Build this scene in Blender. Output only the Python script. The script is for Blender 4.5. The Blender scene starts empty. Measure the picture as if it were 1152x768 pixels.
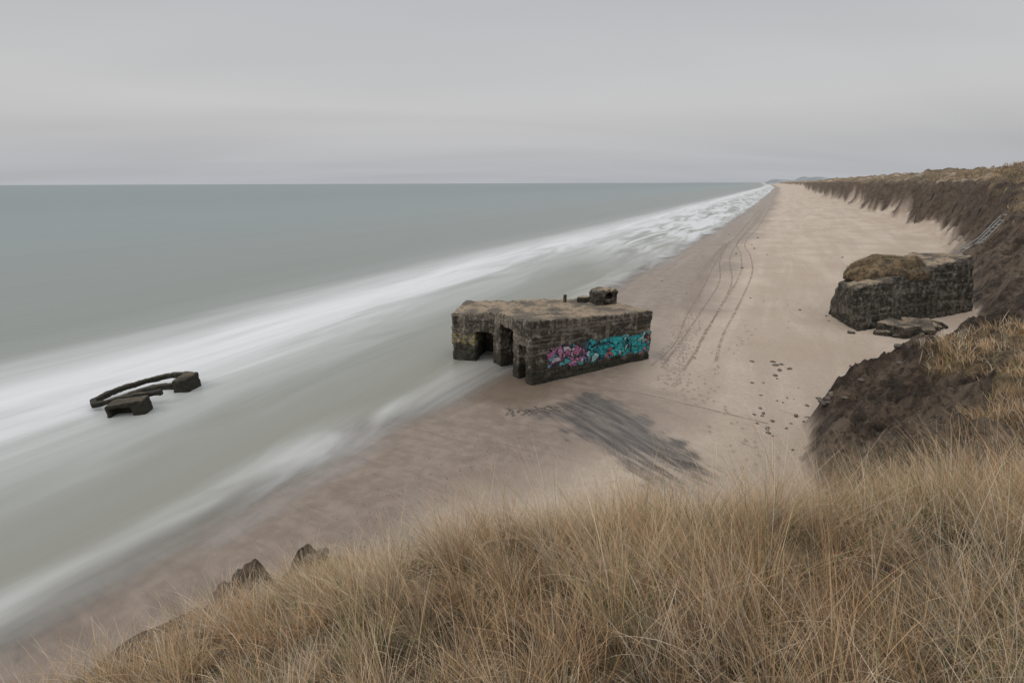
import bpy, bmesh, math, random
import numpy as np
from mathutils import Vector, Matrix
random.seed(7); rng=np.random.default_rng(11)
scene=bpy.context.scene
# ------------------------------------------------------------------ helpers
def hash2(xi,yi,seed):
    h=(xi.astype(np.int64)*374761393+yi.astype(np.int64)*668265263+seed*1442695041)&0xffffffff
    h=((h^(h>>13))*1274126177)&0xffffffff
    h=h^(h>>16)
    return (h&0xffffff)/float(0xffffff)
def vnoise(x,y,seed=0):
    x=np.asarray(x,float);y=np.asarray(y,float)
    xi=np.floor(x);yi=np.floor(y);fx=x-xi;fy=y-yi
    fx=fx*fx*fx*(fx*(fx*6-15)+10);fy=fy*fy*fy*(fy*(fy*6-15)+10)
    a=hash2(xi,yi,seed);b=hash2(xi+1,yi,seed);c=hash2(xi,yi+1,seed);d=hash2(xi+1,yi+1,seed)
    return (a*(1-fx)+b*fx)*(1-fy)+(c*(1-fx)+d*fx)*fy
def fbm(x,y,octv=4,seed=0):
    t=0;a=.5;s=0
    for i in range(octv):
        t=t+a*vnoise(x,y,seed+i*17);s+=a;a*=.5
        x,y=(x*1.6+y*1.2)+3.1,(y*1.6-x*1.2)+7.7
    return t/s-.5
def ridged(x,y,octv=4,seed=0):
    t=0;a=.5;s=0
    for i in range(octv):
        t=t+a*(1-np.abs(2*vnoise(x,y,seed+i*13)-1));s+=a;a*=.5
        x,y=(x*1.6+y*1.2)+3.1,(y*1.6-x*1.2)+7.7
    return t/s-.5
def sst(x,a,b):
    t=np.clip((x-a)/(b-a),0,1);return t*t*(3-2*t)
CS=(0.468,0.884)
def sd(X,Y): return X*CS[0]+Y*CS[1], X*CS[1]-Y*CS[0]
cs=[-3000,-50,3,11,21,27,35,45,55,70,87,114,170,345,900,1806,4000,30000]
cd=[-21,-20.3,-20.5,-20.2,-20.0,-18.0,-17.6,-18.6,-19,-18.6,-18.8,-17.6,-16,-13,-11,-12,-60,-900]
def coast(s): return np.interp(s,cs,cd)
foot=np.array([(-120,-160),(-45,-60),(-18,-10),(-15.5,0),(-12,9),(-6.5,14),(1,15),(8,15.2),(14.0,18.6),(16.2,23.5),(18.6,27.5),(23.5,30.2),(31,34),(42,41.5),(51,50.5),(56,58),(62,68),(73,83),(103,123),(156,213),(262,420),(520,900),(1150,2000),(2086,3876),(6026,12088)],float)
def footdist(X,Y):
    best=np.full(X.shape,1e18);sg=np.ones(X.shape)
    for i in range(len(foot)-1):
        ax,ay=foot[i];bx,by=foot[i+1];dx=bx-ax;dy=by-ay;L=dx*dx+dy*dy
        t=np.clip(((X-ax)*dx+(Y-ay)*dy)/L,0,1)
        ex=X-ax-t*dx;ey=Y-ay-t*dy;q=ex*ex+ey*ey
        cr=dx*(Y-ay)-dy*(X-ax)
        m=q<best-1e-9
        best=np.where(m,q,best);sg=np.where(m,np.where(cr<0,1.,-1.),sg)
    return np.sqrt(best)*sg
peatpoly=np.array([(0.2,31.3),(2.0,31.0),(5.6,34.2),(7.0,32.6),(9.6,27.6),(11.2,22.6),(10.6,17.6),(8.0,19.2),(4.6,25.0),(2.6,29.2)])
def polydist(X,Y,P):
    best=np.full(X.shape,1e18);ins=np.zeros(X.shape,bool)
    n=len(P)
    for i in range(n):
        ax,ay=P[i];bx,by=P[(i+1)%n];dx=bx-ax;dy=by-ay
        t=np.clip(((X-ax)*dx+(Y-ay)*dy)/(dx*dx+dy*dy),0,1)
        best=np.minimum(best,(X-ax-t*dx)**2+(Y-ay-t*dy)**2)
        c=((ay>Y)!=(by>Y))&(X<(bx-ax)*(Y-ay)/(by-ay+1e-12)+ax)
        ins^=c
    return np.sqrt(best)*np.where(ins,-1,1)
def terrain(X,Y,full=False):
    X=np.asarray(X,float);Y=np.asarray(Y,float)
    s,d=sd(X,Y);off=d-coast(s);r=np.hypot(X,Y)
    z=np.interp(off,[-400,-60,-6,0,8,60,4000],[-30,-5,-1.05,-.62,-.08,1.5,3])
    z=z+fbm(X*.12,Y*.12,3,5)*.22*sst(off,2,10)+fbm(X*1.3,Y*1.3,4,6)*.07*sst(off,8,20)
    f0=footdist(X,Y)
    nearf=sst(r,60,14)
    rg=ridged(X*.22,Y*.22,5,21)
    f=f0+(fbm(X*.35,Y*.35,4,25)*1.8+rg*2.4*sst(r,16,24))*sst(f0,-2,3)+fbm(X*.05,Y*.05,3,22)*11*(1-nearf)*sst(r,80,140)
    steep=(1-nearf)
    bk=sst(r,50,38)*sst(X,10,18)                      # slumped bank right of the camera: lower, flatter top
    h_n=np.interp(f,[-1,0,1.2,9,14,40,80,400,4000],[0,.1,1.5,10.2,12,15.5,18.5,19,19])
    h_b=np.interp(f,[-1,0,.8,3.8,7,14,40,80],[0,.1,1.6,4.8,6.0,8.5,14,17])
    h_n=h_n*(1-bk)+h_b*bk
    h_f=np.interp(f,[-3,0,4,5,9,12,40,80,400,4000],[0,.4,2.2,4.6,12.6,13.6,16,18.8,19,19])
    ff=sst(r,90,135)
    h=h_n*(1-ff)+h_f*ff
    sc=sst(f,.5,3)*sst(f,13,8)*steep
    hn=fbm(X*.05,Y*.05,4,31)*8*sst(f,8,26)*steep+ridged(X*.14,Y*.14,4,33)*6.5*sst(f,9,16)*steep+fbm(X*.6,Y*.6,3,34)*.9*sst(f,6,12)*steep+sc*ridged(X*.25,Y*.25,4,39)*4.0
    h=h+hn*(1-bk*.7)+fbm(X*.9,Y*.9,5,35)*1.0*sst(f,.2,2)*sst(r,12,20)
    bank=sst(f,.3,1.5)*sst(f,9,6)*sst(r,15,20)*sst(r,70,45)
    h=h+bank*(ridged(X*.45,Y*.45,4,36)*2.4+ridged(X*1.3+.6*Y,Y*1.3,4,37)*1.4)
    plane=13.4-.5*np.maximum(Y,-1.5)-.4*np.maximum(Y-4.3,0)*sst(X,-5,-1)+.1*X+fbm(X*.8,Y*.8,3,41)*.35+np.maximum(0,r-12)*1.0
    plane=np.where(X>4,plane-(X-4)*.12,plane)
    plane=np.where(X<-.3,plane+(X+.3)*.3,plane)
    hz=z+h
    zz=np.where(hz>plane,plane,hz)
    q=((X+5.2)*.4+(Y-8.5)*.92);p=((X+5.2)*.92-(Y-8.5)*.4)
    spur=np.exp(-(q/2.5)**2-(p/1.15)**2)
    zz=zz+1.7*spur*(1+fbm(X*.9,Y*.9,5,38)*1.5)
    pk=polydist(X,Y,peatpoly)+fbm(X*.7,Y*.7,5,51)*2.6
    zz=zz+.14*sst(pk,.5,-.4)*(0.5+fbm(X*1.5,Y*.6,3,52))*sst(Y,24,30)
    if not full: return zz
    gn=fbm(X*.5,Y*.5,4,62)
    gf=sst(f+fbm(X*.15,Y*.15,3,61)*7+rg*3,10.5,12.5)
    gm=sst(f+gn*6+bk*1.6,6.2,8.4)
    grass=ff*gf+(1-ff)*np.maximum(gm,sst(r,10.5,7.5)*sst(f,2.5,4)*sst(X,-6,-3.4))
    grass=grass*(1-sst(spur,.12,.4)*.97)*(1-sst(X,-3.3,-4.4)*.95*sst(Y,2.5,5))
    dirt=sst(f+fbm(X*1.2,Y*1.2,3,63)*.8,.0,.7)*(1-ff)+ff*sst(f+fbm(X*.3,Y*.3,3,64)*3,3.3,4.8)
    wet=sst(off+fbm(X*.1,Y*.1,4,71)*13,20,3.5)
    peat=sst(pk,.9,-1.3)*sst(Y,16,28)
    pool=np.maximum(np.exp(-((X+.5)/4.2)**2-((Y-35.6)/4.8)**2),np.exp(-((X-13.4)/.8)**2-((Y-41.2)/1.6)**2))
    pool=sst(pool+fbm(X*.5,Y*.5,4,65)*.6,.2,.75)
    return zz,off,f,wet,peat,grass,dirt,pool,ff
def tz(x,y): return float(terrain(np.array([x]),np.array([y]))[0])

class NT:
    def __init__(s,tree): s.t=tree;s.n=tree.nodes;s.l=tree.links
    def new(s,typ,ins=None,**kw):
        n=s.n.new(typ)
        for k,v in kw.items(): setattr(n,k,v)
        if ins:
            for k,v in ins.items(): s.set(n,k,v)
        return n
    def set(s,n,k,v):
        sock=n.inputs[k]
        if isinstance(v,bpy.types.NodeSocket): s.l.new(v,sock)
        elif isinstance(v,(tuple,list)) and sock.type=='RGBA' and len(v)==3: sock.default_value=(*v,1)
        else: sock.default_value=v
    def math(s,op,a,b=None,c=None,clamp=False):
        n=s.n.new('ShaderNodeMath');n.operation=op;n.use_clamp=clamp
        s.set(n,0,a)
        if b is not None:s.set(n,1,b)
        if c is not None:s.set(n,2,c)
        return n.outputs[0]
    def mix(s,f,a,b,mode='MIX'):
        n=s.n.new('ShaderNodeMixRGB');n.blend_type=mode
        s.set(n,0,f);s.set(n,1,a);s.set(n,2,b);return n.outputs[0]
    def ss(s,x,a,b,lo=0.,hi=1.):
        n=s.n.new('ShaderNodeMapRange');n.interpolation_type='SMOOTHSTEP'
        if a>b: a,b,lo,hi=b,a,hi,lo
        s.set(n,0,x);n.inputs[1].default_value=a;n.inputs[2].default_value=b;n.inputs[3].default_value=lo;n.inputs[4].default_value=hi
        return n.outputs[0]
    def noise(s,vec,scale,detail=4,rough=.55,dist=0.):
        n=s.new('ShaderNodeTexNoise',{'Scale':scale,'Detail':detail,'Roughness':rough,'Distortion':dist})
        if vec is not None:s.l.new(vec,n.inputs['Vector'])
        return n.outputs[0]
    def mapping(s,vec,scale=(1,1,1),rot=(0,0,0),loc=(0,0,0)):
        n=s.new('ShaderNodeMapping');s.l.new(vec,n.inputs[0])
        n.inputs['Scale'].default_value=scale;n.inputs['Rotation'].default_value=rot;n.inputs['Location'].default_value=loc
        return n.outputs[0]
    def stretched(s,vec,deg,scale):   # rotate so that direction deg lies along x, then scale
        return s.mapping(s.mapping(vec,(1,1,1),(0,0,math.radians(-deg))),scale)
    def ramp(s,f,stops,interp='LINEAR'):
        n=s.n.new('ShaderNodeValToRGB');s.l.new(f,n.inputs[0]);e=n.color_ramp.elements;n.color_ramp.interpolation=interp
        while len(e)<len(stops): e.new(.5)
        for i,(p,c) in enumerate(stops):
            e[i].position=p;e[i].color=(*c,1) if len(c)==3 else c
        return n.outputs[0]
    def bump(s,h,strength=.5,dist=.1):
        return s.new('ShaderNodeBump',{'Height':h,'Strength':strength,'Distance':dist}).outputs[0]
def newmat(name):
    m=bpy.data.materials.new(name);m.use_nodes=True;t=NT(m.node_tree);t.n.clear()
    o=t.new('ShaderNodeOutputMaterial');b=t.new('ShaderNodeBsdfPrincipled');t.l.new(b.outputs[0],o.inputs[0])
    return m,t,b,o
def attr(t,name): return t.new('ShaderNodeAttribute',attribute_name=name)
def pos(t): return t.new('ShaderNodeNewGeometry').outputs['Position']
def mesh_np(name,V,F,mat,smooth=True):
    me=bpy.data.meshes.new(name);V=np.asarray(V,np.float32);F=np.asarray(F,np.int32)
    me.vertices.add(len(V));me.vertices.foreach_set('co',V.ravel())
    k=F.shape[1];me.loops.add(F.size);me.loops.foreach_set('vertex_index',F.ravel())
    me.polygons.add(len(F));me.polygons.foreach_set('loop_start',np.arange(0,F.size,k,dtype=np.int32))
    me.polygons.foreach_set('loop_total',np.full(len(F),k,np.int32))
    me.update(calc_edges=True)
    me.polygons.foreach_set('use_smooth',np.full(len(F),smooth))
    me.materials.append(mat)
    o=bpy.data.objects.new(name,me);scene.collection.objects.link(o);return o
def fattr(o,name,data):
    a=o.data.attributes.new(name,'FLOAT','POINT');a.data.foreach_set('value',np.asarray(data,np.float32))
def cattr(o,name,data):
    a=o.data.attributes.new(name,'FLOAT_COLOR','POINT');d=np.ones((len(data),4),np.float32);d[:,:3]=data;a.data.foreach_set('color',d.ravel())
def polar(rad,ang,closed=True):
    R,A=np.meshgrid(rad,ang,indexing='ij');X=(R*np.sin(A)).ravel();Y=(R*np.cos(A)).ravel()
    n=len(ang);i=np.arange(len(rad)-1)[:,None];j=np.arange(n)[None,:];jn=(j+1)%n
    F=np.stack([i*n+j,(i+1)*n+j,(i+1)*n+jn,i*n+jn],-1).reshape(-1,4)[:,::-1]
    return X,Y,F
def geo(a,b,r): 
    n=int(math.log(b/a)/math.log(r))+1;return list(np.geomspace(a,b,n)[:-1])

# ------------------------------------------------------------------ ground material
m_ground,t,b,o=newmat('ground_material')
P=pos(t);A1=attr(t,'m1').outputs['Color'];A2=attr(t,'m2').outputs['Color']
s1=t.new('ShaderNodeSeparateColor');t.l.new(A1,s1.inputs[0]);s2=t.new('ShaderNodeSeparateColor');t.l.new(A2,s2.inputs[0])
wet,peat,grass=s1.outputs[0],s1.outputs[1],s1.outputs[2];dirt,pool,farr=s2.outputs[0],s2.outputs[1],s2.outputs[2]
nb=t.noise(P,.11,5);nm=t.noise(P,1.1,5);nf=t.noise(P,14,4,.7);nt=t.noise(P,3.,6,.75)
shore=t.stretched(P,math.degrees(math.atan2(CS[1],CS[0])),(.03,.28,1))
nsh=t.noise(shore,1.,5,.6,.5)
dry=t.mix(t.ss(nb,.35,.65),(.465,.39,.32),(.40,.325,.26))
dry=t.mix(t.ss(nsh,.42,.62,0,.55),dry,(.335,.265,.21))
dry=t.mix(t.ss(nt,.45,.68,0,.42),dry,(.29,.23,.185))
dry=t.mix(t.ss(nf,.4,.75,0,.3),dry,(.23,.185,.15))
wetc=t.mix(t.ss(nm,.3,.7),(.180,.140,.111),(.24,.190,.153))
stk=t.noise(t.stretched(P,150,(.25,1.6,1)),.9,5,.6,.6)
wetc=t.mix(t.ss(stk,.45,.7,0,.5),wetc,(.135,.107,.086))
wetc=t.mix(t.ss(nsh,.5,.65,0,.4),wetc,(.28,.24,.205))
sand=t.mix(t.ss(t.math('ADD',wet,t.math('MULTIPLY',t.math('SUBTRACT',nm,.5),.5)),.1,.9),dry,wetc)
vo=t.new('ShaderNodeTexVoronoi',{'Scale':3.2,'Randomness':1.});t.l.new(P,vo.inputs['Vector'])
sp=t.math('MULTIPLY',t.ss(vo.outputs['Distance'],.08,.04),t.ss(t.noise(P,.3,3),.52,.66))
sand=t.mix(t.math('MULTIPLY',sp,.5),sand,(.09,.075,.065))
sand=t.mix(t.math('MULTIPLY',pool,.8),sand,t.mix(stk,(.10,.075,.057),(.175,.135,.103)))
ps=t.noise(t.stretched(P,-58,(.22,1.6,1)),1.1,6,.65,.9)
pn=t.noise(P,.9,6,.65)
peatc=t.mix(t.ss(ps,.35,.65),(.060,.053,.050),(.155,.135,.12))
peatc=t.mix(t.ss(pn,.5,.7,0,.5),peatc,(.05,.045,.042))
sand=t.mix(t.ss(t.math('ADD',peat,t.math('ADD',t.math('MULTIPLY',t.math('SUBTRACT',ps,.5),-1.5),t.math('MULTIPLY',t.math('SUBTRACT',pn,.5),-.8))),.12,.95,0,.95),sand,peatc)
n7=t.noise(P,.7,8,.72)
dc=t.mix(t.ss(n7,.40,.60),(.058,.041,.030),(.22,.157,.11))
dc=t.mix(t.ss(t.noise(t.mapping(P,(.12,.12,2.5)),1.2,5,.6,.5),.48,.6,0,.55),dc,(.10,.075,.056))
dc=t.mix(t.ss(t.noise(P,.25,6,.65),.50,.60,0,.75),dc,(.28,.21,.15))
dc=t.mix(t.ss(t.noise(P,2.3,8,.75),.50,.60,0,.7),dc,(.042,.031,.023))
dc=t.mix(t.math('MULTIPLY',farr,.5),dc,(.08,.056,.04))
gc=t.mix(t.ss(t.noise(P,.55,6,.7),.4,.6),(.085,.062,.038),(.27,.195,.115))
gc=t.mix(t.ss(t.noise(P,3.3,5,.7),.45,.62,0,.7),gc,(.36,.27,.17))
gc=t.mix(t.ss(t.noise(P,.06,6,.65),.5,.58,0,.7),gc,(.10,.078,.05))
gc=t.mix(t.math('MULTIPLY',t.ss(t.noise(P,.045,5,.6),.54,.60,0,.8),farr),gc,(.42,.34,.255))
col=t.mix(t.math('ADD',dirt,t.math('MULTIPLY',t.math('MULTIPLY',t.math('SUBTRACT',nm,.5),.8),dirt),clamp=True),sand,dc)
col=t.mix(t.ss(t.math('ADD',grass,t.math('MULTIPLY',t.math('SUBTRACT',nt,.5),1.)),.3,.7),col,gc)
t.set(b,'Base Color',col)
rg=t.math('SUBTRACT',.92,t.math('MULTIPLY',t.math('MULTIPLY',wet,t.math('SUBTRACT',1.,dirt)),.42))
rg=t.math('SUBTRACT',rg,t.math('MULTIPLY',peat,.25));rg=t.mix(pool,rg,(.2,)*3);t.set(b,'Roughness',rg)
t.set(b,'Specular IOR Level',.38)
dry_r=t.math('SUBTRACT',1.,wet)
hgt=t.math('ADD',t.math('MULTIPLY',nf,.12),t.math('MULTIPLY',t.noise(P,2.2,7,.75),t.math('ADD',t.math('MULTIPLY',dry_r,.45),t.math('MULTIPLY',dirt,2.2))))
hgt=t.math('ADD',hgt,t.math('MULTIPLY',t.math('MULTIPLY',n7,dirt),3.))
hgt=t.math('MULTIPLY',hgt,t.math('SUBTRACT',1.,t.math('MULTIPLY',pool,.9)))
t.set(b,'Normal',t.bump(hgt,1.,.38))

rad=[0.0001]+geo(.3,4,1.045)+geo(4,15,1.0125)+geo(15,60,1.0065)+geo(60,220,1.009)+geo(220,14000,1.03)+[14000]
ang=np.radians(np.concatenate([np.arange(-62,20,.2),np.arange(20,62,.10),np.arange(62,298,2.)]))
X,Y,F=polar(rad,ang)
zz,off,f,wet_,peat_,grass_,dirt_,pool_,far_=terrain(X,Y,True)
ground=mesh_np('beach_and_dunes',np.stack([X,Y,zz],1),F,m_ground)
cattr(ground,'m1',np.stack([wet_,peat_,grass_],1));cattr(ground,'m2',np.stack([dirt_,pool_,far_],1))

# ------------------------------------------------------------------ sea
m_sea,t,b,o=newmat('sea_water');P=pos(t)
offn=attr(t,'offshore').outputs['Fac'];bnd=attr(t,'surfline').outputs['Fac']
R=t.mapping(P,(1,1,1),(0,0,-math.atan2(CS[1],CS[0])))  # x = along shore, y = seaward
along=t.mapping(R,(.012,.085,1));al2=t.mapping(R,(.035,.22,1));al3=t.mapping(R,(.05,1.0,1))
n1=t.noise(along,1,4,.5,.4);n2=t.noise(al2,1,5,.55,.8);n3=t.noise(al3,1,4,.6)
sx=t.new('ShaderNodeSeparateXYZ');t.l.new(R,sx.inputs[0]);sv=sx.outputs[0]
bw=t.math('ADD',bnd,t.math('ADD',t.math('MULTIPLY',t.math('SUBTRACT',n1,.5),8.),t.math('MULTIPLY',t.math('SUBTRACT',n2,.5),9.)))
band=t.ramp(t.math('DIVIDE',t.math('ADD',bw,25.),50.),[(0,(0,0,0)),(.14,(.07,)*3),(.28,(.34,)*3),(.44,(.85,)*3),(.54,(.95,)*3),(.64,(.55,)*3),(.80,(.08,)*3),(1,(0,0,0))],'EASE')
ow2=t.math('ADD',offn,t.math('MULTIPLY',t.math('SUBTRACT',n2,.5),9.))
farf=t.math('MULTIPLY',t.ss(sv,75.,150.),t.math('MULTIPLY',t.ss(ow2,48.,32.),t.ss(n2,.34,.62)))
foam=t.math('MAXIMUM',t.math('MULTIPLY',band,t.ss(n2,.2,.6,.55,1.)),t.math('MULTIPLY',farf,.85))
pat=t.noise(t.mapping(R,(.07,.16,1)),1,4,.5,.8)
swash=t.math('MULTIPLY',t.ss(t.math('ADD',offn,t.math('MULTIPLY',t.math('SUBTRACT',n2,.5),9.)),8.0,1.5),t.ss(pat,.34,.62,.3,1.))
foam=t.math('MAXIMUM',foam,t.math('MULTIPLY',swash,.52))
foam=t.math('MULTIPLY',foam,t.ss(n3,.1,.75,.82,1.),clamp=True)
base=t.ramp(t.math('DIVIDE',offn,500.),[(0,(.20,.188,.155)),(.03,(.170,.175,.148)),(.10,(.165,.183,.170)),(.35,(.150,.182,.183)),(1,(.12,.153,.162))])
base=t.mix(t.ss(n1,.3,.7,0,.22),base,(.215,.232,.225))
t.set(b,'Base Color',t.mix(foam,base,(.62,.63,.65)))
t.set(b,'Roughness',.38);t.set(b,'Specular IOR Level',.26)
t.set(b,'Normal',t.bump(t.math('ADD',n3,n2),.12,.3))
tr=t.new('ShaderNodeBsdfTransparent');mx=t.new('ShaderNodeMixShader')
edge=t.ss(t.math('ADD',offn,t.math('MULTIPLY',t.math('SUBTRACT',pat,.5),6.)),-.8,4.2)
t.l.new(edge,mx.inputs[0]);t.l.new(tr.outputs[0],mx.inputs[1]);t.l.new(b.outputs[0],mx.inputs[2]);t.l.new(mx.outputs[0],o.inputs[0])
rad=[0.5]+geo(5,200,1.03)+geo(200,60000,1.08)+[60000]
ang=np.radians(np.concatenate([np.arange(-62,62,.5),np.arange(62,298,4.)]))
X,Y,F=polar(rad,ang);s_,d_=sd(X,Y)
sea=mesh_np('sea',np.stack([X,Y,np.full(X.shape,-.56)],1),F,m_sea)
fattr(sea,'offshore',coast(s_)-d_)
fattr(sea,'surfline',-d_-np.interp(s_,[-100,0,28,51,94,148,454,1500],[49,49,48,50,52,49,48,45]))

# ------------------------------------------------------------------ distant headland
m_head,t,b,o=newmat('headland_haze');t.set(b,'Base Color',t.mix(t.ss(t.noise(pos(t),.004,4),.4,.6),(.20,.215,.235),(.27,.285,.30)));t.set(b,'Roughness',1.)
bm=bmesh.new();N=160;rows=[]
for i in range(N):
    u=i/(N-1);az=math.radians(26.6+u*12);r=5600-900*u
    x=r*math.sin(az);y=r*math.cos(az)
    h=(50+50*float(fbm(np.array([u*11.]),np.array([.3]),4,3)[0]))*min(1,u*12+.3)
    rows.append([bm.verts.new((x,y,-1)),bm.verts.new((x*1.03,y*1.03,h)),bm.verts.new((x*1.15,y*1.15,h*.8)),bm.verts.new((x*1.3,y*1.3,-1))])
for i in range(N-1):
    for k in range(3): bm.faces.new((rows[i][k],rows[i+1][k],rows[i+1][k+1],rows[i][k+1]))
me=bpy.data.meshes.new('distant_headland');bm.to_mesh(me);bm.free();me.materials.append(m_head)
scene.collection.objects.link(bpy.data.objects.new('distant_headland',me))

# ------------------------------------------------------------------ concrete
def concrete(name,graf=False,dark=1.):
    m,t,b,o=newmat(name);P=pos(t)
    n1=t.noise(P,.55,6,.65);n2=t.noise(P,5,6,.7);n4=t.noise(P,1.8,6,.7);st=t.noise(t.mapping(P,(2.6,2.6,.22)),1.,5,.6,.3)
    lay=t.noise(t.mapping(P,(.15,.15,3.2)),1.,3,.5)
    c=t.mix(t.ss(n1,.38,.62),(.045*dark,.038*dark,.030*dark),(.150*dark,.128*dark,.102*dark))
    c=t.mix(t.ss(st,.42,.56,0,.85),c,(.030*dark,.026*dark,.020*dark))
    c=t.mix(t.ss(lay,.52,.62,0,.5),c,(.19*dark,.168*dark,.138*dark))
    c=t.mix(t.ss(n4,.52,.62,0,.6),c,(.25*dark,.222*dark,.185*dark))
    c=t.mix(t.ss(n2,.5,.62,0,.55),c,(.025*dark,.021*dark,.017*dark))
    g=t.new('ShaderNodeNewGeometry');sn=t.new('ShaderNodeSeparateXYZ');t.l.new(g.outputs['Normal'],sn.inputs[0])
    sp=t.new('ShaderNodeSeparateXYZ');t.l.new(P,sp.inputs[0])
    up=t.ss(sn.outputs[2],.6,.9)
    roof=t.mix(t.ss(t.noise(P,.45,6,.65),.43,.53),(.10*dark,.085*dark,.068*dark),(.33,.255,.18))
    roof=t.mix(t.ss(n4,.5,.6,0,.75),roof,(.06,.052,.042))
    c=t.mix(t.math('MULTIPLY',up,.85),c,roof)
    c=t.mix(t.ss(t.math('ADD',sp.outputs[2],t.math('MULTIPLY',n4,1.4)),2.1,.9,0,.85),c,(.028,.027,.019))
    if graf:
        fc=attr(t,'fc').outputs['Color'];sf=t.new('ShaderNodeSeparateColor');t.l.new(fc,sf.inputs[0])
        a,z,dp=sf.outputs[0],sf.outputs[1],sf.outputs[2]
        w=t.noise(fc,1.6,3,.5)
        wv=t.new('ShaderNodeTexNoise',{'Scale':1.1,'Detail':2.});t.l.new(fc,wv.inputs['Vector'])
        wc=t.new('ShaderNodeVectorMath',operation='MULTIPLY_ADD');t.l.new(wv.outputs['Color'],wc.inputs[0]);wc.inputs[1].default_value=(1.5,1.5,0);t.l.new(fc,wc.inputs[2])
        v=t.new('ShaderNodeTexVoronoi',{'Scale':2.1});t.l.new(wc.outputs[0],v.inputs['Vector'])
        ve=t.new('ShaderNodeTexVoronoi',{'Scale':2.1},feature='DISTANCE_TO_EDGE');t.l.new(wc.outputs[0],ve.inputs['Vector'])
        sc=t.new('ShaderNodeSeparateColor');t.l.new(v.outputs['Color'],sc.inputs[0])
        left=t.ramp(sc.outputs[0],[(0,(.46,.16,.32)),(.2,(.30,.13,.34)),(.36,(.58,.48,.56)),(.5,(.06,.05,.07)),(.62,(.10,.38,.42)),(.8,(.52,.24,.38)),(.92,(.12,.10,.12))],'CONSTANT')
        right=t.ramp(sc.outputs[0],[(0,(.03,.34,.38)),(.3,(.05,.44,.48)),(.5,(.02,.18,.24)),(.6,(.50,.14,.16)),(.68,(.04,.38,.40)),(.84,(.32,.56,.56)),(.92,(.05,.05,.06))],'CONSTANT')
        gcl=t.mix(t.ss(t.math('ADD',a,w),5.3,6.1),left,right)
        gcl=t.mix(t.ss(ve.outputs['Distance'],.075,.045),gcl,(.02,.02,.025))
        w2=t.math('MULTIPLY',t.math('SUBTRACT',t.noise(fc,2.2,3),.5),1.5)
        zz_=t.math('ADD',z,w2);aa=t.math('ADD',a,w2)
        mk=t.math('MULTIPLY',t.math('MULTIPLY',t.ss(zz_,.80,.85),t.ss(zz_,2.62,2.54)),t.math('MULTIPLY',t.ss(aa,1.55,1.65),t.ss(aa,11.75,11.6)))
        mk=t.math('MULTIPLY',mk,t.ss(dp,.5,.35));mk=t.math('MULTIPLY',mk,t.ss(n2,.25,.45,.6,.95))
        c=t.mix(mk,c,gcl)
        q=t.math('MULTIPLY',t.math('MULTIPLY',t.ss(sp.outputs[0],-3.0,-3.2),t.ss(sp.outputs[2],2.1,2.0)),t.math('MULTIPLY',t.ss(sp.outputs[2],1.0,1.1),t.ss(t.noise(P,3.3,2),.5,.54)))
        c=t.mix(t.math('MULTIPLY',q,.7),c,(.36,.30,.10))
    t.set(b,'Base Color',c);t.set(b,'Roughness',.88);t.set(b,'Specular IOR Level',.3)
    t.set(b,'Normal',t.bump(t.math('ADD',n2,t.math('MULTIPLY',n4,1.5)),.9,.18))
    return m
m_con=concrete('bunker_concrete',True,1.35);m_con2=concrete('weathered_concrete',False,.85);m_con3=concrete('ruin_concrete',False,.7)

def prism(poly,z0,ztop):
    bm=bmesh.new();n=len(poly)
    lo=[bm.verts.new((p[0],p[1],z0)) for p in poly]
    hi=[bm.verts.new((p[2] if len(p)>2 else p[0],p[3] if len(p)>2 else p[1],zt)) for p,zt in zip(poly,ztop)]
    bm.faces.new(lo[::-1]);bm.faces.new(hi)
    for i in range(n): bm.faces.new((lo[i],lo[(i+1)%n],hi[(i+1)%n],hi[i]))
    bmesh.ops.recalc_face_normals(bm,faces=bm.faces)
    return bm
def toobj(bm,name,mat=None):
    me=bpy.data.meshes.new(name);bm.to_mesh(me);bm.free();o=bpy.data.objects.new(name,me);scene.collection.objects.link(o)
    if mat:me.materials.append(mat)
    return o
def bake(o):
    dg=bpy.context.evaluated_depsgraph_get();dg.update();me=bpy.data.meshes.new_from_object(o.evaluated_get(dg));o.modifiers.clear();o.data=me
tex=bpy.data.textures.new('erosion','CLOUDS');tex.noise_scale=.9;tex.noise_depth=5
tex2=bpy.data.textures.new('chips','CLOUDS');tex2.noise_scale=.3;tex2.noise_depth=3
def erode(o,cutters,voxel=.1,bev=.3,amp=.3,amp2=.1):
    if bev:
        m=o.modifiers.new('b','BEVEL');m.width=bev;m.segments=3;m.limit_method='ANGLE';m.angle_limit=.6
    for c in cutters:
        m=o.modifiers.new('c','BOOLEAN');m.operation='DIFFERENCE';m.object=c;m.solver='EXACT'
    m=o.modifiers.new('r','REMESH');m.mode='VOXEL';m.voxel_size=voxel;m.use_smooth_shade=True
    m=o.modifiers.new('d','DISPLACE');m.texture=tex;m.texture_coords='GLOBAL';m.strength=amp;m.mid_level=.5
    m=o.modifiers.new('d2','DISPLACE');m.texture=tex2;m.texture_coords='GLOBAL';m.strength=amp2;m.mid_level=.5
    bake(o)
    for c in cutters: bpy.data.objects.remove(c)
def box_between(p,q,inward,depth,z0,z1,out=.6):
    p=Vector(p);q=Vector(q);n=Vector(inward).normalized()
    return toobj(prism([(*(p-n*out),),(*(q-n*out),),(*(q+n*depth),),(*(p+n*depth),)],z0,[z1]*4),'cut')
def empty(name,children,loc=(0,0,0)):
    e=bpy.data.objects.new(name,None);e.location=loc;scene.collection.objects.link(e)
    for c in children:
        c.parent=e;c.matrix_parent_inverse=Matrix.Translation(loc).inverted()
    return e
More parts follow.
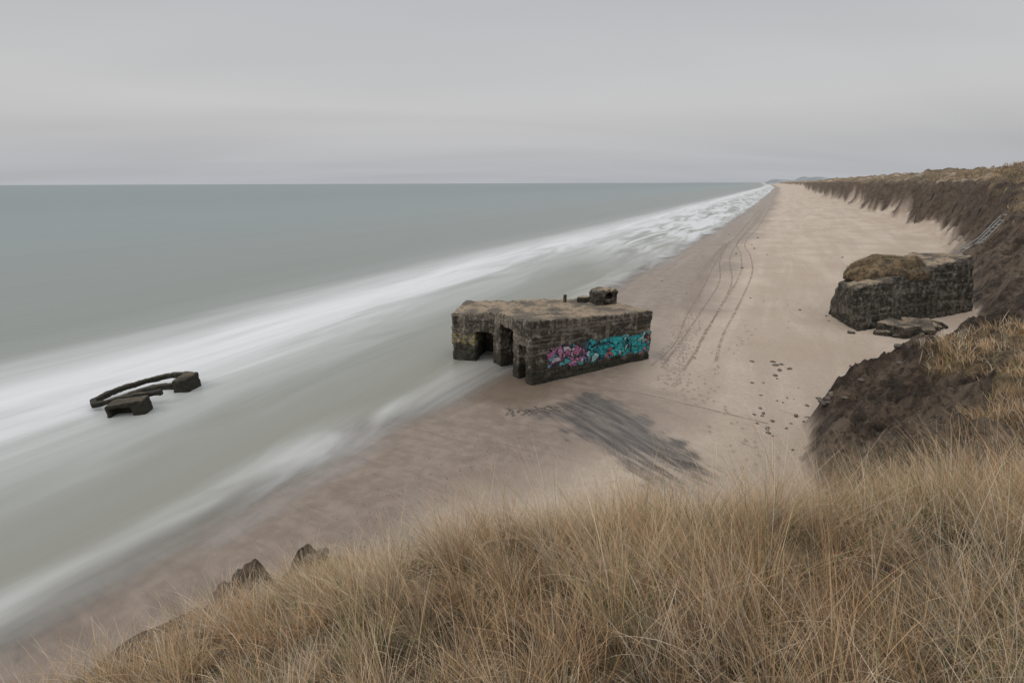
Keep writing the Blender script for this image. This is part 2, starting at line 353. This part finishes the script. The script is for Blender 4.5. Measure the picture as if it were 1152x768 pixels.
# main bunker plan (metres)
A=Vector((1.5,35.8));B=Vector((12.3,40.7));D=Vector((8.1,46.2));E=Vector((-4.6,46.5));C=Vector((-5.5,42.3));F_=Vector((-1.5,41.2))
body=toobj(prism([tuple(A),tuple(B),tuple(D),tuple(E),tuple(C),tuple(F_)],-2,[4.95,4.45,4.35,4.05,3.85,4.25]),'walls_and_roof',m_con)
af=(F_-A).normalized();inn=Vector((af.y,-af.x))
fc_=(C-F_).normalized();inn2=Vector((fc_.y,-fc_.x))
cut=[box_between(A+af*.9,A+af*2.0,inn,2.2,-1,2.5),
     box_between(A+af*3.0,A+af*5.2,inn,3.2,-1,3.4),
     box_between(F_+fc_*.25,F_+fc_*1.9,inn2,3.,-1,2.3)]
erode(body,cut,.08,.2,.36,.16)
co=np.zeros(len(body.data.vertices)*3,np.float32);body.data.vertices.foreach_get('co',co);co=co.reshape(-1,3)
ab=(B-A).normalized();nn=Vector((-ab.y,ab.x))
a_=(co[:,0]-A.x)*ab.x+(co[:,1]-A.y)*ab.y;dp=(co[:,0]-A.x)*nn.x+(co[:,1]-A.y)*nn.y
cattr(body,'fc',np.stack([a_,co[:,2],dp],1))
def blob(name,c,s,mat,amp=.3,cut=None,sub=4,rot=0):
    bm=bmesh.new();bmesh.ops.create_cube(bm,size=2)
    bmesh.ops.transform(bm,verts=bm.verts,matrix=Matrix.Translation(c)@Matrix.Rotation(rot,4,'Z')@Matrix.Diagonal((*s,1)))
    o=toobj(bm,name,mat);erode(o,cut or [],.07,.35*min(s)*1.2,amp,.12);return o
def cyl(c,r,h,axis):
    bm=bmesh.new();q=Vector(axis).to_track_quat('Z','Y').to_matrix().to_4x4()
    bmesh.ops.create_cone(bm,segments=20,radius1=r,radius2=r,depth=h,cap_ends=True,matrix=Matrix.Translation(c)@q);return toobj(bm,'cut')
cup=blob('observation_cupola',(8.5,44.0,4.95),(1.1,.75,.75),m_con2,.5,[cyl((8.9,43.4,5.1),.36,2.5,(0.2,1,.1))],rot=.3)
cup2=blob('broken_slab',(6.9,44.9,4.5),(.6,.5,.32),m_con2,.35,rot=.8)
post=blob('roof_stub',(5.0,44.6,4.7),(.14,.14,.38),m_con,.08)
empty('concrete_bunker',[body,cup,cup2,post],(4,41,0))

# second bunker against the dune (battered, tilted block)
b2=toobj(prism([(35.3,46.8,34.8,48.4),(53,53.4,52.8,55.4),(50,62,49.6,60.3),(36.8,54.8,36.7,53.8)],-.5,[4.7,7.1,6.8,4.3]),'block',m_con2)
erode(b2,[],.12,.28,.5,.22)
bm=bmesh.new();bmesh.ops.create_icosphere(bm,subdivisions=5,radius=1)
for v in bm.verts:
    n=float(fbm(np.array([v.co.x*2.2]),np.array([v.co.y*2.2+v.co.z]),4,9)[0])
    v.co=Vector((v.co.x*5.2*(1+n*.3),v.co.y*2.9*(1+n*.3),max(v.co.z,-.2)*1.8*(1+n*.9)))
m_cap,t,b,o=newmat('cap_turf');P=pos(t)
t.set(b,'Base Color',t.mix(t.ss(t.noise(P,1.4,6,.7),.4,.6),(.06,.045,.028),(.20,.14,.075)));t.set(b,'Roughness',1.);t.set(b,'Normal',t.bump(t.noise(P,5,5,.7),1.,.3))
cap=toobj(bm,'turf_cap',m_cap);cap.matrix_world=Matrix.Translation((42.0,54.0,5.2))@Matrix.Rotation(.25,4,'Z')
for p in cap.data.polygons:p.use_smooth=True
empty('concrete_bunker.001',[b2,cap],(44,54,1))

# sunken ruin in the surf
def sweep(pts,w,h,zb,name,mat):
    bm=bmesh.new();prev=None;n=len(pts)
    for i,(x,y,z) in enumerate(pts):
        a=Vector(pts[max(0,i-1)][:2]);c=Vector(pts[min(n-1,i+1)][:2]);d=(c-a).normalized();q=Vector((-d.y,d.x))*w/2
        r=[bm.verts.new((x+q.x,y+q.y,z)),bm.verts.new((x-q.x,y-q.y,z)),bm.verts.new((x-q.x,y-q.y,zb if zb is not None else z-h)),bm.verts.new((x+q.x,y+q.y,zb if zb is not None else z-h))]
        if prev:
            for k in range(4): bm.faces.new((prev[k],prev[(k+1)%4],r[(k+1)%4],r[k]))
        else: bm.faces.new(r)
        prev=r
    bm.faces.new(prev[::-1]);bmesh.ops.recalc_face_normals(bm,faces=bm.faces)
    return toobj(bm,name,mat)
rim=sweep([(-26.1,33.1,.5),(-27.6,32.8,.4),(-29.1,32.3,.2),(-30.2,31.8,.05),(-30.9,32.6,.0),(-30.8,34.0,.05),(-30.1,35.1,.15),(-29.0,36.0,.3),(-27.7,36.6,.45),(-26.5,36.6,.55),(-25.6,36.2,.6)],.42,.4,None,'curved_rim',m_con3);erode(rim,[],.07,.05,.2,.12)
inner=sweep([(-29.9,33.2,-.28),(-29.7,34.2,-.28),(-29.0,35.2,-.22),(-27.9,35.7,-.12),(-26.8,35.8,-.05)],.5,.5,None,'inner_step',m_con3);erode(inner,[],.07,.05,.2,.12)
k1=toobj(prism([(-28.4,30.6),(-26.1,31.2),(-26.3,32.2),(-28.7,31.7)],-1.5,[.3,.55,.55,.35]),'near_block',m_con3);erode(k1,[box_between((-28.2,30.7),(-26.9,31.0),(0,1),.6,-1.2,.08)],.06,.08,.16,.12)
k2=toobj(prism([(-26.6,34.9),(-25.5,35.0),(-25.3,36.4),(-26.6,36.5)],-1.5,[.4,.5,.65,.57]),'end_block',m_con3);erode(k2,[],.06,.08,.16,.12)
empty('bunker_ruin',[rim,inner,k1,k2],(-28,34,0))

# ------------------------------------------------------------------ stones
m_st,t,b,o=newmat('stone');P=pos(t);t.set(b,'Base Color',t.mix(t.noise(P,2.,4),(.05,.042,.036),(.16,.135,.11)));t.set(b,'Roughness',.8);t.set(b,'Normal',t.bump(t.noise(P,9,5,.7),.6,.1))
def stones(name,items,mat,sub=1):
    bm0=bmesh.new();bmesh.ops.create_icosphere(bm0,subdivisions=sub,radius=1);V0=np.array([v.co[:] for v in bm0.verts]);F0=np.array([[v.index for v in f.verts] for f in bm0.faces]);bm0.free()
    VV=[];FF=[];k=0
    its=np.array(items);zs=terrain(its[:,0],its[:,1])
    for (x,y,s),z in zip(items,zs):
        v=V0*(1+.45*(rng.random((len(V0),1))-.5))*np.array([s*rng.uniform(.7,1.4),s*rng.uniform(.7,1.4),s*rng.uniform(.4,.8)])
        a=rng.uniform(0,6.28);c,q=math.cos(a),math.sin(a)
        v=np.stack([v[:,0]*c-v[:,1]*q+x,v[:,0]*q+v[:,1]*c+y,v[:,2]+z+s*.15],1)
        VV.append(v);FF.append(F0+k);k+=len(V0)
    return mesh_np(name,np.concatenate(VV),np.concatenate(FF),mat,sub>1)
it=[]
def cl(cx,cy,sx,sy,n,s0,s1):
    for i in range(n): it.append((rng.normal(cx,sx),rng.normal(cy,sy),rng.uniform(s0,s1)))
cl(22.5,37.5,.9,1.2,7,.10,.22);cl(20.5,34,1.2,2.0,8,.06,.18);cl(33,60,3,5,8,.08,.25);cl(60,100,14,25,22,.1,.3);cl(16.5,27.5,.8,1.5,10,.06,.16);cl(28,70,7,14,12,.05,.12)
for i in range(40): it.append((rng.uniform(18.5,26),rng.uniform(24,29),rng.uniform(.06,.26)))
for i in range(14): it.append((rng.uniform(16,21),rng.uniform(26,32),rng.uniform(.04,.13)))
stones('beach_stones',it,m_st,2)
it=[]
for i in range(380):
    u=rng.random();x=-8+9*u+rng.normal(0,1.5);y=18+9*u+rng.normal(0,1.6);it.append((x,y,rng.uniform(.01,.035)))
for i in range(120): it.append((rng.normal(-1,1.2),rng.normal(28,2.),rng.uniform(.01,.04)))
for i in range(110): it.append((rng.normal(1.6,1.1),rng.normal(31.0,.3),rng.uniform(.04,.13)))
stones('beach_pebbles',it,m_st,1)
bm=bmesh.new()
for (x,y,s) in [(38.4,46.0,1.35),(40.4,46.4,1.2),(36.7,45.8,.55),(42.0,47.0,1.0),(34.2,46.6,.3),(43.2,47.3,.6),(39.6,45.0,.45),(37.4,44.9,.3),(44.0,48.0,.7)]:
    M=Matrix.Translation((x,y,tz(x,y)+s*.3))@Matrix.Rotation(rng.uniform(0,6),4,'Z')@Matrix.Rotation(rng.uniform(-.35,.35),4,'X')@Matrix.Diagonal((s*1.1,s*.8,s*.5,1))
    r_=bmesh.ops.create_cube(bm,size=2,matrix=M)
    for v in r_['verts']: v.co+=Vector(rng.uniform(-.2,.2,3))*s
rub=toobj(bm,'concrete_rubble',m_con2);erode(rub,[],.08,.1,.25,.15)
it=[(-4.9+rng.normal(0,.8),9.8+rng.normal(0,.5),rng.uniform(.05,.16)) for i in range(40)]
stones('turf_clods',it,m_st,2)

# ------------------------------------------------------------------ tyre tracks & footprints
m_tr,t,b,o=newmat('pressed_sand');P=pos(t);t.set(b,'Base Color',(.25,.20,.16));t.set(b,'Roughness',.95)
tr=t.new('ShaderNodeBsdfTransparent');mx=t.new('ShaderNodeMixShader');t.l.new(t.ss(t.noise(P,1.2,5,.7),.35,.65,.0,.62),mx.inputs[0]);t.l.new(tr.outputs[0],mx.inputs[1]);t.l.new(b.outputs[0],mx.inputs[2]);t.l.new(mx.outputs[0],o.inputs[0])
def smooth_line(p,n=300):
    p=np.array(p,float);out=[]
    for v in np.linspace(0,1,n):
        k=min(int(v*(len(p)-1)),len(p)-2);u=v*(len(p)-1)-k
        p0=p[max(k-1,0)];p1=p[k];p2=p[k+1];p3=p[min(k+2,len(p)-1)]
        out.append(.5*((2*p1)+(-p0+p2)*u+(2*p0-5*p1+4*p2-p3)*u*u+(-p0+3*p1-3*p2+p3)*u**3))
    return np.array(out)
VV=[];FF=[];k=0
def ribbon(line,offs,w):
    global k
    d=np.gradient(line,axis=0);d/=np.linalg.norm(d,axis=1)[:,None];n=np.stack([-d[:,1],d[:,0]],1)
    for o_ in offs:
        ww=w*(1+.5*fbm(line[:,0]*.8,line[:,1]*.8+o_,3,91))[:,None]
        l=line+n*(o_-ww/2);r=line+n*(o_+ww/2)
        z=np.maximum(terrain(l[:,0],l[:,1]),terrain(r[:,0],r[:,1]))+.02
        V=np.empty((len(line)*2,3));V[0::2,:2]=l;V[1::2,:2]=r;V[0::2,2]=z;V[1::2,2]=z
        VV.append(V);i=np.arange(len(line)-1)*2+k;FF.append(np.stack([i,i+1,i+3,i+2],1));k+=len(V)
L1=smooth_line([(13.5,38),(18,46),(24,57),(34,76),(44,100),(58,128),(86,180),(150,300)])
L2=smooth_line([(17,40),(21,48),(29,62),(41,84),(50.5,105),(61,130),(90,182),(156,305)])
L3=smooth_line([(12,39),(16,45),(21,56),(29,72),(41,97),(60,135)])
ribbon(L1,[-.9,.9],.26);ribbon(L2,[-.9,.9],.28);ribbon(L3,[0],.2)
L4=smooth_line([(7.5,34.0),(10,33),(14,30.0),(16.5,28)],80);ribbon(L4,[0],.2)
mesh_np('tyre_tracks',np.concatenate(VV),np.concatenate(FF),m_tr)
VV=[];FF=[];k=0
def prints(line,step,spread):
    global k
    seg=np.r_[0,np.cumsum(np.linalg.norm(np.diff(line,axis=0),axis=1))]
    for j,dist in enumerate(np.arange(0,seg[-1],step)):
        x=np.interp(dist,seg,line[:,0])+rng.normal(0,spread);y=np.interp(dist,seg,line[:,1])+rng.normal(0,spread)
        a=np.arange(8)/8*6.283;rr=rng.uniform(.7,1.2);V=np.stack([x+.10*rr*np.cos(a)+.03*np.sin(a),y+.17*rr*np.sin(a),a*0],1);V[:,2]=terrain(V[:,0],V[:,1]).max()+.018
        VV.append(V);FF.append(np.arange(8)[None]+k);k+=8
m_fp,t,b,o=newmat('footprint_sand');t.set(b,'Base Color',(.26,.205,.165));t.set(b,'Roughness',.95)
for q in range(10):
    o1=rng.normal(0,1.6,2);prints(smooth_line([(12+o1[0],34+o1[1]),(15+o1[1],42),(19+o1[0],52+o1[1]),(26+o1[1],68),(38+o1[0],95),(56,128)]),.8,.2)
prints(smooth_line([(13,34),(14,31),(17,38),(26,50)]),.6,.5)
prints(smooth_line([(8,36),(11,31),(13,26),(12,22)]),.7,.5);prints(smooth_line([(12,37),(14,30),(15,25),(13,21)]),.7,.5)
mesh_np('footprints',np.concatenate(VV),np.concatenate(FF),m_fp)

# ------------------------------------------------------------------ stairway up the dune
m_wd,t,b,o=newmat('weathered_wood');t.set(b,'Base Color',t.mix(t.noise(pos(t),3,4),(.20,.205,.205),(.40,.41,.41)));t.set(b,'Roughness',.8)
def bar(bm,p,q,w):
    p=Vector(p);q=Vector(q);d=q-p;m=Matrix.Translation((p+q)/2)@d.to_track_quat('Z','Y').to_matrix().to_4x4()@Matrix.Diagonal((w,w,d.length,1));bmesh.ops.create_cube(bm,size=1,matrix=m)
bm=bmesh.new();p0=Vector((66,75));p1=Vector((76,76));n=24;pr=None
for i in range(n):
    c=p0.lerp(p1,i/(n-1));z=tz(c.x,c.y)+.3;dd=(p1-p0).normalized();q=Vector((-dd.y,dd.x))*.55
    l=(c.x+q.x,c.y+q.y,z);r=(c.x-q.x,c.y-q.y,z);bar(bm,l,r,.12)
    if i%3==0:
        for e in(l,r): bar(bm,(e[0],e[1],z-.6),(e[0],e[1],z+.7),.08)
        if pr:
            for a1,b1 in zip(pr,(l,r)): bar(bm,(a1[0],a1[1],a1[2]+.7),(b1[0],b1[1],b1[2]+.7),.07);bar(bm,a1,b1,.1)
        pr=(l,r)
toobj(bm,'wooden_stairway',m_wd)

# ------------------------------------------------------------------ grass
m_gr,t,b,o=newmat('marram_grass');c=attr(t,'bc').outputs['Color'];t.set(b,'Base Color',c);t.set(b,'Roughness',.55);t.set(b,'Specular IOR Level',.3)
tl=t.new('ShaderNodeBsdfTranslucent');t.l.new(c,tl.inputs[0]);mx=t.new('ShaderNodeMixShader');mx.inputs[0].default_value=.35
t.l.new(b.outputs[0],mx.inputs[1]);t.l.new(tl.outputs[0],mx.inputs[2]);t.l.new(mx.outputs[0],o.inputs[0])
pal=np.array([(.70,.50,.31),(.78,.61,.42),(.58,.38,.21),(.82,.72,.58),(.40,.25,.14),(.34,.34,.17),(.18,.22,.09),(.74,.47,.26)])
def blades(name,root,length,az,tilt,bend,width,col,segs,lo=.4):
    n=len(root);k=segs+1;tt=np.linspace(0,1,k)
    th=tilt[:,None]+bend[:,None]*(tt[None,:]**1.3)
    ds=length[:,None]/segs
    hx=np.cumsum(np.sin(th)*ds,1)-np.sin(th[:,:1])*ds;hz=np.cumsum(np.cos(th)*ds,1)-np.cos(th[:,:1])*ds
    px=root[:,0:1]+hx*np.cos(az)[:,None];py=root[:,1:2]+hx*np.sin(az)[:,None];pz=root[:,2:3]+hz
    ta=rng.uniform(0,6.28,n);wx=np.cos(ta)[:,None];wy=np.sin(ta)[:,None]
    ww=width[:,None]*(1-tt[None,:]**2*.92)*.5
    V=np.empty((n,k,2,3),np.float32)
    V[:,:,0]=np.stack([px-wx*ww,py-wy*ww,pz],-1);V[:,:,1]=np.stack([px+wx*ww,py+wy*ww,pz],-1)
    i=np.arange(n)[:,None]*(k*2)+np.arange(segs)[None,:]*2
    F=np.stack([i,i+1,i+3,i+2],-1).reshape(-1,4)
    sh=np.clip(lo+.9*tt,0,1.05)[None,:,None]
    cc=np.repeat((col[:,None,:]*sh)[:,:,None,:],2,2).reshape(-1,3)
    o=mesh_np(name,V.reshape(-1,3),F,m_gr);cattr(o,'bc',cc);return o
NT_=1500
tx=rng.uniform(-5.0,10,NT_*8);ty=rng.uniform(.3,8.0,NT_*8)
z_,off_,f_,w_,p_,g_,d_,_,_=terrain(tx,ty,True)
patch=fbm(tx*.7,ty*.7,3,93)
ok=(g_>.4)&(z_>5.5)&((np.hypot(tx,ty)>1.0)|(tx>.7))&(patch>rng.uniform(-.45,.06,len(tx)))
tx=tx[ok][:NT_];ty=ty[ok][:NT_]
n=len(tx);per=82
ci=np.repeat(np.arange(n),per);N=len(ci)
ra=rng.uniform(0,6.28,N);rr=np.abs(rng.normal(0,.085,N))
rx=tx[ci]+rr*np.cos(ra);ry=ty[ci]+rr*np.sin(ra);rz=terrain(rx,ry)-.03
rightf=sst(tx,.3,3.2);leftf=sst(tx,-.3,-2.2)
tl=(rng.uniform(.5,1.25,n)*(.98+.30*rightf-.38*leftf)*(1+fbm(tx*.6,ty*.6,3,95)*1.1))[ci];L=rng.uniform(.35,1.12,N)*tl
k_=(np.hypot(rx,ry)>.85)
tilt=np.abs(rng.normal(.2,.24,N));bend=rng.uniform(.05,1.2,N)
wa=math.pi*.95+rng.normal(0,.7,n)[ci]
vx=np.cos(ra)*(.5+rr*3)+np.cos(wa)*.5+rng.normal(0,.45,N);vy=np.sin(ra)*(.5+rr*3)+np.sin(wa)*.5+rng.normal(0,.45,N)
az=np.arctan2(vy,vx)
tp=rng.choice(len(pal),n,p=[.2,.2,.12,.13,.11,.06,.08,.10])[ci];rp=rng.choice(len(pal),N,p=[.18,.2,.13,.18,.11,.06,.05,.09])
col=np.where((rng.random(N)<.65)[:,None],pal[tp],pal[rp])*rng.uniform(.6,1.18,(N,1))
w=rng.uniform(.002,.006,N)
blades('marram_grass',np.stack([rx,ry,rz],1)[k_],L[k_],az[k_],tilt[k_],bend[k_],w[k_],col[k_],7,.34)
# mid and far dune grass
M=200000
aa=np.radians(rng.uniform(-35,56,M));r_=np.exp(rng.uniform(math.log(6),math.log(260),M))
gx=r_*np.sin(aa);gy=r_*np.cos(aa)
z_,off_,f_,w_,p_,g_,d_,_,_=terrain(gx,gy,True)
clump=fbm(gx*.9,gy*.9,3,81)+fbm(gx*.12,gy*.12,3,82)*.6
bkx=sst(r_,50,38)*sst(gx,10,18)
ok=(g_>.5)&(clump>.0-bkx*.05)&(r_>8.5)&(gx>-3)
gx,gy,z_,r_,clump,bkx=[q[ok] for q in(gx,gy,z_,r_,clump,bkx)]
per=7;ci=np.repeat(np.arange(len(gx)),per);N=len(ci)
sp=.10+.004*r_[ci]
rx=gx[ci]+rng.normal(0,1,N)*sp;ry=gy[ci]+rng.normal(0,1,N)*sp;rz=z_[ci]-.08
L=rng.uniform(.35,.8,N)*(1+.002*r_[ci]);tilt=np.abs(rng.normal(.3,.25,N));bend=rng.uniform(.1,1.,N);az=rng.normal(math.pi*.9,1.3,N)
w=.004+.0007*r_[ci];tone=(.6+.4*vnoise(gx*.35,gy*.35,83)+.2*bkx)[ci]
col=pal[rng.choice(len(pal),N,p=[.2,.16,.2,.08,.18,.07,.05,.06])]*rng.uniform(.7,1.1,(N,1))*tone[:,None]
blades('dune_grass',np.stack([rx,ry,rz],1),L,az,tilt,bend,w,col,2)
N=9000;a=rng.uniform(0,6.28,N);q=np.sqrt(rng.random(N));lx=4.7*q*np.cos(a);ly=2.6*q*np.sin(a);lz=1.9*np.sqrt(np.clip(1-q*q,0,1))
c_,s_=math.cos(.25),math.sin(.25)
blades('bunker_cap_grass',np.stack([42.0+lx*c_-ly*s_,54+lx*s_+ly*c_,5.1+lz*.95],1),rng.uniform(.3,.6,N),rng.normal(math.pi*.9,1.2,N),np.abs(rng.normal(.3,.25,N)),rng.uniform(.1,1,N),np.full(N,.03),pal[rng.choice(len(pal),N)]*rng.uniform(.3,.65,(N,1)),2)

# ------------------------------------------------------------------ sky and sun
w=bpy.data.worlds.new('World');scene.world=w;w.use_nodes=True;t=NT(w.node_tree);t.n.clear()
el,rot=math.radians(38),math.radians(-110)
sky=t.new('ShaderNodeTexSky',sky_type='NISHITA',sun_disc=False,sun_elevation=el,sun_rotation=rot,air_density=2.,dust_density=5.)
nsk=t.mix(1.,sky.outputs[0],(.09,.09,.09),'MULTIPLY')
g=t.new('ShaderNodeTexCoord').outputs['Generated'];sx=t.new('ShaderNodeSeparateXYZ');t.l.new(g,sx.inputs[0]);z=sx.outputs[2]
zc=t.math('ADD',t.math('MAXIMUM',z,0.),.12)
cv=t.new('ShaderNodeCombineXYZ');t.l.new(t.math('DIVIDE',sx.outputs[0],zc),cv.inputs[0]);t.l.new(t.math('DIVIDE',sx.outputs[1],zc),cv.inputs[1])
n1=t.noise(t.stretched(cv.outputs[0],12,(.18,.55,1)),1.,4,.45,.5);n2=t.noise(t.stretched(cv.outputs[0],-10,(.12,.4,1)),1.,3,.5,.3)
grad=t.ramp(z,[(0,(.46,.475,.505)),(.05,(.505,.51,.525)),(.13,(.575,.573,.58)),(.2,(.54,.546,.56)),(.32,(.485,.50,.515)),(.6,(1.08,1.09,1.1)),(1,(1.6,1.6,1.6))])
cl_=t.math('ADD',.69,t.math('ADD',t.math('MULTIPLY',n1,.34),t.math('MULTIPLY',n2,.28)))
cm=t.new('ShaderNodeCombineColor');[t.l.new(cl_,cm.inputs[i]) for i in range(3)]
gray=t.mix(1.,grad,cm.outputs[0],'MULTIPLY')
fin=t.mix(.06,gray,nsk)
bg=t.new('ShaderNodeBackground');t.l.new(fin,bg.inputs[0]);bg.inputs[1].default_value=1.
wo=t.new('ShaderNodeOutputWorld');t.l.new(bg.outputs[0],wo.inputs[0])
sl=bpy.data.lights.new('sun','SUN');sl.energy=.8;sl.angle=math.radians(25);sl.color=(1,.95,.88)
so=bpy.data.objects.new('sun',sl);scene.collection.objects.link(so)
sdv=Vector((math.sin(rot)*math.cos(el),math.cos(rot)*math.cos(el),math.sin(el)))
so.rotation_euler=sdv.to_track_quat('Z','Y').to_euler()
# ------------------------------------------------------------------ camera
cd_=bpy.data.cameras.new('camera');cd_.lens=17;cd_.sensor_width=36;cd_.clip_end=90000;cd_.clip_start=.05
co_=bpy.data.objects.new('camera',cd_);scene.collection.objects.link(co_)
co_.matrix_world=Matrix.Translation((0,0,15))@Matrix.Rotation(math.radians(90-18.1),4,'X')@Matrix.Rotation(math.radians(-.2),4,'Z')
scene.camera=co_
scene.view_settings.view_transform='Standard';scene.view_settings.look='None';scene.view_settings.exposure=0
